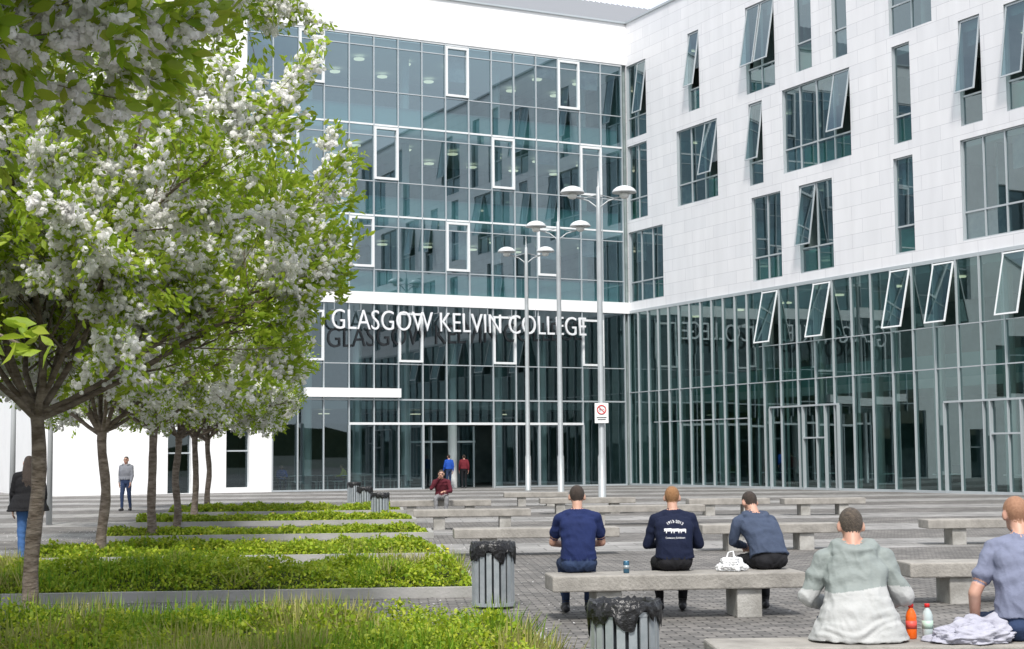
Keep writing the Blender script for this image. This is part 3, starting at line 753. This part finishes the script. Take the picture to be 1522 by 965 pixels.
def person(name, loc, rz, J, pal, sleeve='long', hood=0, coat=0, hair='short', bulk=1.0, vox=.009, folds=.007, scale=1.0):
    b = Body(); V = Vector; pe, wa, ch, nk, hd = (V(J[k]) for k in ('pelvis', 'waist', 'chest', 'neck', 'head'))
    hr = Matrix.Rotation(J.get('hyaw', 0), 3, 'Z') @ Matrix.Rotation(-J.get('hpitch', 0), 3, 'X') @ Matrix.Rotation(J.get('hroll', 0), 3, 'Y')
    k = bulk
    seated = J.get('seated', True)
    if seated:
        b.ell(pe + V((0, .0, -.0)), (.175 * k, .135, .115), 'trousers')
        b.ell(pe + V((-.085, -.01, -.02)), (.095, .12, .09), 'trousers'); b.ell(pe + V((.085, -.01, -.02)), (.095, .12, .09), 'trousers')
    else: b.loft([(pe + V((0, 0, -.10)), .13, .10), (pe, .165, .115), (pe + V((0, 0, .09)), .15, .105)], 'trousers')
    up = (nk - ch).normalized(); sh = (V(J['shL']) + V(J['shR'])) / 2
    low = pe + V((0, 0, .03)) if not coat else pe + V((0, -.01, -.09))
    hw = (.19 + .05 * coat) * k
    b.loft([(low, hw, .135 + .03 * coat), (pe.lerp(wa, .5), (.182 + .03 * coat) * k, .132 + .02 * coat), (wa, (.172 + .02 * coat) * k, .122 + .015 * coat), (wa.lerp(ch, .55), .182 * k, .125), (ch, .195 * k, .125), (ch.lerp(sh, .65), .185 * k, .108), (sh + up * .015, .12 * k, .085), (nk + up * .005, .07, .068)], 'shirt')
    for s_, S in ((-1, 'L'), (1, 'R')):
        sp, el, wr = V(J['sh' + S]), V(J['el' + S]), V(J['wr' + S]); gs = 1 + .2 * coat
        b.cap(nk + V((s_ * .03, 0, -.02)), sp, .052, .062 * gs, 'shirt')
        if sleeve == 'long':
            b.cap(sp, el, .064 * gs, .052 * gs, 'shirt'); b.cap(el, wr, .051 * gs, .037 * gs, 'shirt'); b.cap(wr - (wr - el).normalized() * .02, wr + (wr - el).normalized() * .02, .028, .027, 'skin')
        else:
            m = sp.lerp(el, .62); b.cap(sp, m, .064, .062, 'shirt'); b.cap(m, el, .046, .042, 'skin'); b.cap(el, wr, .042, .027, 'skin')
        hdv = V(J.get('hd' + S, wr - el)); hand(b, wr + hdv.normalized() * .01, hdv, -s_, J.get('pn' + S, (0, 0, -1)))
        hp, kn, an, to = V(J['hip' + S]), V(J['kn' + S]), V(J['an' + S]), V(J['to' + S])
        b.cap(hp, kn, .088 * k, .064, 'trousers'); b.cap(kn, an + (kn - an) * .06, .063, .045, 'trousers'); b.cap(kn, kn.lerp(an, .4), .062, .058, 'trousers')
        fd = (to - an); fd.z = 0; fd.normalize(); hl = V((an.x, an.y, to.z)) - fd * .05
        b.cap(an, V((an.x, an.y, to.z + .02)), .042, .045, 'shoe'); b.cap(hl, hl + fd * .12, .038, .042, 'shoe'); b.cap(hl + fd * .1, to, .044, .034, 'shoe')
    b.cap(nk - up * .02, hd + hr @ V((0, -.02, -.06)), .056, .052, 'skin')
    b.ell(hd + hr @ V((0, -.008, .016)), (.074, .093, .098), 'head', hr); b.ell(hd + hr @ V((0, .03, -.052)), (.052, .056, .058), 'head', hr)
    b.cap(hd + hr @ V((0, .084, .01)), hd + hr @ V((0, .102, -.025)), .008, .013, 'head', 8)
    b.cap(hd + hr @ V((-.016, .079, -.06)), hd + hr @ V((.016, .079, -.06)), .009, .009, 'mouth', 8)
    for s_ in (-1, 1):
        b.ell(hd + hr @ V((s_ * .080, -.008, -.006)), (.014, .021, .034), 'ear', hr, 10)
        b.ell(hd + hr @ V((s_ * .03, .079, .006)), (.013, .011, .008), 'eye', hr, 8)
        b.cap(hd + hr @ V((s_ * .045, .076, .028)), hd + hr @ V((s_ * .016, .084, .028)), .006, .006, 'brow', 6)
    if hair != 'none': b.ell(hd + hr @ V((0, -.018, .03)), (.079, .093, .094), 'head', hr)
    if hair == 'long':
        b.ell(hd + hr @ V((0, -.045, -.03)), (.088, .075, .12), 'hair'); b.loft([(hd + V((0, -.03, 0)), .085, .07), (hd + V((0, -.075, -.12)), .10, .055), (hd + V((0, -.11, -.26)), .09, .04), (hd + V((0, -.12, -.34)), .05, .02)], 'hair')
    if hood:
        hc = nk - up * .01; q = .055 * hood
        pts = [V((-.085, .05, .01)), V((-.11, -.02, .0)), V((-.085, -.085, -.02)), V((0, -.115, -.035)), V((.085, -.085, -.02)), V((.11, -.02, 0)), V((.085, .05, .01))]
        for a, c in zip(pts, pts[1:]): b.cap(hc + a, hc + c, q * .8, q * .8, 'hood')
        b.ell(hc + V((0, -.115, -.085 * hood)), (.12 * hood, .05 * hood, .10 * hood), 'hood'); b.ell(hc + V((0, -.12, -.15 * hood)), (.07 * hood, .04 * hood, .09 * hood), 'hood')
    if coat:
        b.loft([(pe + V((0, -.02, -.103)), .30 * k, .20), (pe + V((0, -.02, -.06)), .285 * k, .19), (pe + V((0, -.01, .06)), .235 * k, .165), (wa, .20 * k, .14)], 'shirt')
    me = bpy.data.meshes.new('src'); me.from_pydata(b.v, [], b.f); o = bpy.data.objects.new('src', me); COL.objects.link(o)
    r = o.modifiers.new('r', 'REMESH'); r.mode = 'VOXEL'; r.voxel_size = vox
    sm = o.modifiers.new('s', 'SMOOTH'); sm.factor = .5; sm.iterations = 3
    dg = bpy.context.evaluated_depsgraph_get(); ev = bpy.data.meshes.new_from_object(o.evaluated_get(dg))
    bpy.data.objects.remove(o)
    kd = kdtree.KDTree(len(b.v))
    for i, p in enumerate(b.v): kd.insert(p, i)
    kd.balance(); hi = hr.inverted()
    labs = ['skin', 'shirt', 'trousers', 'shoe', 'hair', 'hood', 'mouth', 'eye', 'brow', 'shirt2']
    ev.materials.clear()
    for l in labs:
        ev.materials.append(pal.get(l) or pal.get({'hood': 'shirt', 'shirt2': 'shirt', 'mouth': 'lips', 'eye': 'eye', 'brow': 'hair'}.get(l, 'skin')) or pal['skin'])
    mi = []
    for p in ev.polygons:
        c = p.center; l = b.lab[kd.find(c)[1]]
        if l == 'head':
            q = hi @ (c - hd)
            l = 'hair' if (hair != 'none' and q.z > -.065 + 1.15 * (q.y + .06) and q.z > -.07 + .01 * math.sin(q.x * 200) and not (abs(q.x) > .078 and q.z < .03)) else 'skin'
        elif l == 'ear': l = 'skin'
        if l == 'shirt' and J.get('split') and c.z < J['split'] + .02 * math.sin(c.x * 9): l = 'shirt2'
        mi.append(labs.index(l))
    ev.polygons.foreach_set('material_index', mi); ev.polygons.foreach_set('use_smooth', [True] * len(mi))
    vl = {}
    for p in ev.polygons:
        if mi[p.index] in (1, 2, 5, 9):
            for v in p.vertices: vl[v] = 1
    nr = [v.normal.copy() for v in ev.vertices]
    for i in vl:
        v = ev.vertices[i]; c = v.co
        a = noise.noise(Vector((c.x * 6 + rz, c.y * 6, c.z * 15 + 3 * noise.noise(c * 4)))); a2 = 1 - abs(noise.noise(Vector((c.x * 13, c.y * 9, c.z * 9 + c.x * 12)))) * 2
        v.co += nr[i] * folds * (a * 1.2 + a2 * .6 - .25)
    ev.update(); ev.name = name
    ob = bpy.data.objects.new(name, ev); COL.objects.link(ob); ob.location = loc; ob.rotation_euler = (0, 0, rz); ob.scale = (scale,) * 3
    return ob

def cloth(n, c, c2=None, r=.85): return M(n, c, r, col2=c2 or tuple(x * .8 for x in c), ns=5, bump=.2, bs=60, spec=.25)
skin = M('skin', (.52, .31, .225), .5, col2=(.47, .25, .185), ns=9); lips = M('lips', (.42, .15, .13), .45); eye = M('eye', (.03, .025, .02), .3)
h_dark = M('hair_dark', (.025, .018, .013), .6, col2=(.06, .04, .03), ns=60, bump=.8, bs=150)
h_ging = M('hair_ginger', (.24, .11, .04), .6, col2=(.36, .19, .08), ns=60, bump=.8, bs=150)
h_brown = M('hair_brown', (.05, .04, .03), .6, col2=(.13, .10, .075), ns=60, bump=.8, bs=150)
h_buzz = M('hair_buzz_ginger', (.36, .19, .11), .6, col2=(.28, .14, .08), ns=60, bump=.4, bs=200)
jeans = cloth('blue_jeans', (.03, .05, .11)); blackt = cloth('black_trousers', (.015, .015, .018)); greyt = cloth('grey_trousers', (.25, .25, .26))
shoe = M('dark_shoes', (.03, .03, .035), .5)
base = dict(skin=skin, lips=lips, eye=eye, shoe=shoe)

def sit(lean=0.0, arms='fwd', head=(0, 0, 0), side=0.0, knees=.12, tall=1.0, hdrop=0):
    J = dict(seated=True, pelvis=(0, 0, .56), waist=(side * .3, -.02 + lean * .25, .71 * tall), chest=(side * .7, .0 + lean * .65, .88 * tall - lean * .1),
             neck=(side, .045 + lean, 1.055 * tall - lean * .22), head=(side * 1.1, .085 + lean * 1.3 + hdrop * .5, 1.195 * tall - lean * .3 - hdrop))
    nx, ny, nz = J['neck']
    for s_, S in ((-1, 'L'), (1, 'R')):
        J['sh' + S] = (nx + s_ * .185, ny - .015, nz - .075)
        if arms == 'fwd': J['el' + S] = (nx + s_ * .255, ny + .10, nz - .33); J['wr' + S] = (nx * .4 + s_ * .10, ny + .33, .70)
        elif arms == 'lap': J['el' + S] = (nx + s_ * .27, ny + .02, nz - .34); J['wr' + S] = (nx * .4 + s_ * .09, ny + .24, .71)
        elif arms == 'knees': J['el' + S] = (nx * .6 + s_ * .25, .30, .72); J['wr' + S] = (s_ * .06, .52, .66)
        J['hip' + S] = (s_ * .095, .03, .545); J['kn' + S] = (s_ * (knees + .03), .45, .515); J['an' + S] = (s_ * knees, .43, .11); J['to' + S] = (s_ * (knees + .02), .58, .045)
    J['hyaw'], J['hpitch'], J['hroll'] = head
    return J
def stand(stride=.0, arms=.05, head=(0, 0, 0)):
    J = dict(seated=False, pelvis=(0, 0, .96), waist=(0, .0, 1.10), chest=(0, .01, 1.28), neck=(0, .0, 1.47), head=(0, .02, 1.61))
    for s_, S in ((-1, 'L'), (1, 'R')):
        J['sh' + S] = (s_ * .18, 0, 1.40); J['el' + S] = (s_ * .235, -s_ * arms, 1.12); J['wr' + S] = (s_ * .23, .08 - s_ * arms * 1.6, .88)
        J['hip' + S] = (s_ * .085, 0, .92); J['kn' + S] = (s_ * .095, s_ * stride * .5 + .03, .50); J['an' + S] = (s_ * .09, s_ * stride - .03, .10); J['to' + S] = (s_ * .11, s_ * stride + .12, .045)
        J['pn' + S] = (-s_, 0, 0)
    J['hyaw'], J['hpitch'], J['hroll'] = head
    return J
navy = cloth('navy_tshirt', (.014, .025, .095)); navy2 = cloth('navy_sweatshirt', (.008, .013, .038)); slate = cloth('slate_hoodie', (.06, .08, .13))
rain = cloth('grey_green_rain_jacket', (.25, .28, .27), (.22, .25, .24), .6); rain2 = cloth('pale_grey_rain_jacket', (.45, .455, .45), (.40, .41, .405), .6); tee = cloth('grey_blue_tshirt', (.20, .22, .31))
person('seated_man', (.66, 16.0, 0), math.radians(0), sit(.06, 'fwd', (0, .35, 0), hdrop=.0, tall=1.03), dict(base, shirt=navy, trousers=jeans, hair=h_dark), 'short', vox=.0085, folds=.010)
P2 = person('seated_man', (1.66, 16.12, 0), 0, sit(.05, 'lap', (-.15, .25, 0), tall=1.01), dict(base, shirt=navy2, trousers=blackt, hair=h_ging), vox=.0085, bulk=1.08)
person('seated_man', (2.66, 16.22, 0), math.radians(14), sit(.20, 'knees', (.1, .6, 0), side=-.06, hdrop=.01, tall=1.0), dict(base, shirt=slate, trousers=blackt, hair=h_dark), hood=.9, vox=.0085, bulk=1.08, folds=.011)
J4 = sit(.10, 'lap', (.05, .35, 0), hdrop=.0); J4['split'] = .78
for S, s_ in (('L', -1), ('R', 1)): J4['el' + S] = (s_ * .31, .10, .72); J4['wr' + S] = (s_ * .17, .34, .66)
person('seated_man', (2.2, 10.02, 0), math.radians(-4), J4, dict(base, shirt=rain, shirt2=rain2, hood=rain, trousers=jeans, hair=h_brown), hood=1.35, coat=1, vox=.008, bulk=1.06, folds=.013)
J5 = sit(.12, 'lap', (.1, .3, 0), side=.03, tall=1.06)
J5['elL'] = (-.30, .10, .74); J5['wrL'] = (-.27, .20, .50); J5['hdL'] = (-.2, .9, -.15)
person('seated_man', (3.27, 9.98, 0), math.radians(2), J5, dict(base, shirt=tee, trousers=jeans, hair=h_buzz), 'short', vox=.008, bulk=1.1, folds=.013)
J6 = sit(.10, 'fwd', (0, .1, 0)); J6['elR'] = (.27, .18, .78); J6['wrR'] = (.05, .24, 1.08); J6['hdR'] = (-.3, .1, .8)
maroon = cloth('maroon_jacket', (.10, .015, .025))
person('seated_man', (-1.95, 42.25, 0), math.pi, J6, dict(base, shirt=maroon, trousers=greyt, hair=h_dark), vox=.012)
blackj = cloth('black_jacket', (.012, .012, .014)); bjean = cloth('bright_jeans', (.05, .12, .28)); greyj = cloth('grey_jacket', (.22, .23, .26))
person('walking_woman', (-7.62, 24.4, 0), math.radians(18), stand(.13, .06), dict(base, shirt=blackj, trousers=bjean, hair=h_dark, shoe=M('red_trainers', (.35, .04, .06), .5)), hair='long', coat=.5, vox=.011, scale=.99, bulk=1.1)
person('walking_man', (-12.35, 49.5, 0), math.radians(170), stand(.12, .06), dict(base, shirt=greyj, trousers=jeans, hair=h_dark), hood=.8, vox=.013, bulk=1.1)
blue = cloth('blue_jacket', (.02, .09, .45)); redj = cloth('dark_red_jumper', (.16, .02, .03))
def lfp(s, d): p = LM @ Vector((s, d, 0)); return (p.x, p.y, 0)
person('standing_man', lfp(10.55, -.6), math.radians(30), stand(.05), dict(base, shirt=blue, trousers=jeans, hair=h_dark), vox=.014)
person('standing_man', lfp(9.55, -.9), math.radians(10), stand(.03), dict(base, shirt=redj, trousers=blackt, hair=h_dark), vox=.014)
person('seated_person', lfp(19.3, -1.3), math.radians(200), sit(.05), dict(base, shirt=blue, trousers=jeans, hair=h_dark), vox=.014)
yel = cloth('yellow_top', (.5, .5, .03))
person('seated_person', lfp(15.9, -1.5), math.radians(100), sit(.05), dict(base, shirt=yel, trousers=jeans, hair=h_dark), vox=.014)
rp = RM @ Vector((-11.9, -1.8, 0)); person('standing_person', tuple(rp), .5, stand(.03), dict(base, shirt=redj, trousers=blackt, hair=h_dark), vox=.014)
rp = RM @ Vector((-13.6, -2.8, 0)); person('standing_person', tuple(rp), 1.5, stand(.03), dict(base, shirt=blackj, trousers=blackt, hair=h_dark), vox=.014)

# print on the back of the sweatshirt
bpy.context.view_layer.update()
bv = BVHTree.FromPolygons([P2.matrix_world @ v.co for v in P2.data.vertices], [tuple(p.vertices) for p in P2.data.polygons])
wp = M('white_print', (.75, .76, .78), .7)
VV, FF = [], []
def project(pts2, faces):
    n = len(VV)
    for x, z in pts2:
        hit = bv.ray_cast(Vector((1.66 + x, 15.0, z)), Vector((0, 1, 0))); VV.append((1.66 + x, (hit[0].y if hit[0] else 16) - .005, z))
    for f in faces: FF.append(tuple(n + i for i in f))
me = text_mesh('1913-2013', 1, 0, 't', wp); co = [v.co.copy() for v in me.vertices]; w = max(c.x for c in co)
pts = []
for c in co:
    a = (c.x / w - .5) * 1.3; r = .125 + c.y * .042; pts.append((r * math.sin(a) * 1.0, .82 + r * math.cos(a)))
project(pts, [tuple(p.vertices) for p in me.polygons])
me = text_mesh('Centenary Exhibition', 1, 0, 't', wp); co = [v.co.copy() for v in me.vertices]; w = max(c.x for c in co)
project([((c.x / w - .5) * .2, .785 + c.y * .026) for c in co], [tuple(p.vertices) for p in me.polygons])
cow = [(0, .25), (.08, .45), (.0, .62), (.12, .72), (.3, .7), (.9, .74), (1, .6), (.98, .35), (.95, 0), (.86, 0), (.84, .3), (.5, .27), (.36, .3), (.34, 0), (.25, 0), (.22, .35), (.12, .3)]
for ox, sc in ((-.115, .085), (-.035, .08), (.04, .075)):
    g = [(ox + x * sc, .84 + z * sc * .8) for x, z in cow]
    bm = bmesh.new(); vs = [bm.verts.new((x, z, 0)) for x, z in g]; f = bm.faces.new(vs); bmesh.ops.triangulate(bm, faces=[f]); bm.verts.index_update()
    project([(v.co.x, v.co.y) for v in bm.verts], [tuple(v.index for v in f.verts) for f in bm.faces]); bm.free()
me = bpy.data.meshes.new('back_print'); me.from_pydata(VV, [], FF); me.materials.append(wp)
o = bpy.data.objects.new('back_print', me); COL.objects.link(o); o.parent = P2; o.matrix_parent_inverse = P2.matrix_world.inverted()

# ------------------------------------------------------------------ small items
def blob(name, loc, r, mat, seed, amp=.35, fr=6, sub=5):
    bm = bmesh.new(); bmesh.ops.create_icosphere(bm, subdivisions=sub, radius=1)
    for v in bm.verts:
        n = v.co.normalized(); k = 1 + amp * noise.noise(n * 1.6 + Vector((seed, 0, 0))) + amp * .5 * (1 - 2 * abs(noise.noise(n * fr * .5 + Vector((0, seed, 0))))) + amp * .18 * noise.noise(n * fr * 2)
        v.co = Vector((n.x * r[0] * k, n.y * r[1] * k, n.z * r[2] * k))
        if v.co.z < -r[2] * .55: v.co.z = -r[2] * .55 + (v.co.z + r[2] * .55) * .05
    z0 = min(v.co.z for v in bm.verts)
    for v in bm.verts: v.co.z -= z0
    me = bpy.data.meshes.new(name); bm.to_mesh(me); bm.free(); me.materials.append(mat); me.polygons.foreach_set('use_smooth', [True] * len(me.polygons))
    o = bpy.data.objects.new(name, me); COL.objects.link(o); o.location = loc; return o
pb = M('white_plastic_bag', (.72, .73, .74), .35, bump=.6, bs=30)
bagE = empty('plastic_bag', (2.23, 16.0, .452))
o = blob('bag_body', (0, 0, 0), (.12, .09, .085), pb, 2.2, .45, 7); o.parent = bagE
B = Bld(); B.tube([(-.05, 0, .12), (-.03, 0, .19), (.02, .01, .2), (.03, 0, .13)], [.012, .008, .008, .012], pb, 6); B.obj('handles', None, bagE, smooth=True)
jk = cloth('pale_lilac_jacket', (.36, .36, .43), (.44, .44, .50))
je = empty('folded_jacket', (2.88, 9.93, .452))
for i, (dx, dy, r, s) in enumerate([(0, 0, (.16, .13, .07), 1.3), (.10, .03, (.15, .12, .09), 5.1), (-.12, -.02, (.11, .12, .05), 8.4), (.02, -.10, (.17, .08, .06), 3.7)]):
    o = blob('fold_%d' % i, (dx, dy, 0), r, jk, s, .6, 3.5); o.parent = je
m_juice = M('orange_drink', (.75, .12, .01), .15); m_clear = M('clear_bottle', (.45, .52, .52), .08); m_redcap = M('red_cap', (.6, .02, .02), .35); m_label = M('bottle_label', (.65, .08, .06), .5); m_lab2 = M('pale_label', (.45, .6, .5), .5)
def bottle(x, y, mat, lab, s=1.0):
    B = Bld(); P = [(.028, 0), (.033, .008), (.034, .06), (.031, .09), (.034, .12), (.034, .145), (.026, .17), (.014, .19), (.013, .2)]
    B.lathe((0, 0, 0), P, mat, 20); B.lathe((0, 0, .197), [(.0165, 0), (.0165, .02), (.015, .023)], m_redcap, 16); B.lathe((0, 0, .065), [(.0352, 0), (.0352, .05)], lab, 20)
    B.obj('drink_bottle', Matrix.Translation((x, y, .45)) @ Matrix.Scale(s, 4), smooth=True)
bottle(2.56, 10.1, m_juice, m_label, 1.02); bottle(2.665, 10.1, m_clear, m_lab2, 1.02)
B = Bld(); B.lathe((0, 0, 0), [(.024, 0), (.031, .01), (.031, .112), (.026, .125)], M('drink_can', (.05, .14, .22), .25, .5), 20)
B.lathe((0, 0, .045), [(.0315, 0), (.0315, .035)], m_gal, 20); B.lathe((0, 0, .1245), [(.026, 0), (.027, .003), (.022, .002)], m_gal, 16)
B.obj('drink_can', Matrix.Translation((1.14, 15.85, .45)), smooth=True)

# ------------------------------------------------------------------ world, sun, camera
w = bpy.data.worlds.new('World'); scene.world = w; w.use_nodes = True; nt = w.node_tree; nt.nodes.clear()
out = nt.nodes.new('ShaderNodeOutputWorld'); bg = nt.nodes.new('ShaderNodeBackground'); sky = nt.nodes.new('ShaderNodeTexSky')
sky.sky_type = 'NISHITA'; sky.sun_disc = False; sky.sun_elevation = math.radians(52); sky.sun_rotation = math.radians(180)
sky.air_density = 1.0; sky.dust_density = 2.0
bg.inputs['Strength'].default_value = .15
tc = nt.nodes.new('ShaderNodeTexCoord'); mp = nt.nodes.new('ShaderNodeMapping'); mp.inputs['Scale'].default_value = (1, 1, 2.5)
n = nt.nodes.new('ShaderNodeTexNoise'); n.inputs['Scale'].default_value = 2.2; n.inputs['Detail'].default_value = 7; n.inputs['Roughness'].default_value = .55
rp_ = nt.nodes.new('ShaderNodeValToRGB'); rp_.color_ramp.elements[0].position = .33; rp_.color_ramp.elements[1].position = .58
mx = nt.nodes.new('ShaderNodeMix'); mx.data_type = 'RGBA'; mx.inputs['B'].default_value = (8.4, 8.7, 9.2, 1)
L = nt.links
L.new(tc.outputs['Generated'], mp.inputs[0]); L.new(mp.outputs[0], n.inputs['Vector']); L.new(n.outputs['Fac'], rp_.inputs[0]); L.new(rp_.outputs[0], mx.inputs['Factor'])
L.new(sky.outputs[0], mx.inputs['A']); L.new(mx.outputs['Result'], bg.inputs[0]); L.new(bg.outputs[0], out.inputs[0])
sd = bpy.data.lights.new('sun', 'SUN'); sd.energy = 4.2; sd.angle = math.radians(9); sd.color = (1, .965, .91)
so = bpy.data.objects.new('sun', sd); COL.objects.link(so)
so.rotation_euler = Vector((-.03, -.60, .80)).to_track_quat('Z', 'Y').to_euler()

cam = bpy.data.cameras.new('camera'); co = bpy.data.objects.new('camera', cam); COL.objects.link(co)
cam.sensor_width = 36; cam.lens = 2296 / 1522 * 36; cam.clip_end = 3000; cam.clip_start = .1
Rm = Matrix.Rotation(math.radians(90 + 4.85), 4, 'X') @ Matrix.Rotation(math.radians(-.5), 4, 'Z')
co.matrix_world = Matrix.Translation((0, 0, 1.65)) @ Rm
scene.camera = co
scene.view_settings.view_transform = 'Standard'; scene.view_settings.look = 'None'; scene.view_settings.exposure = 0
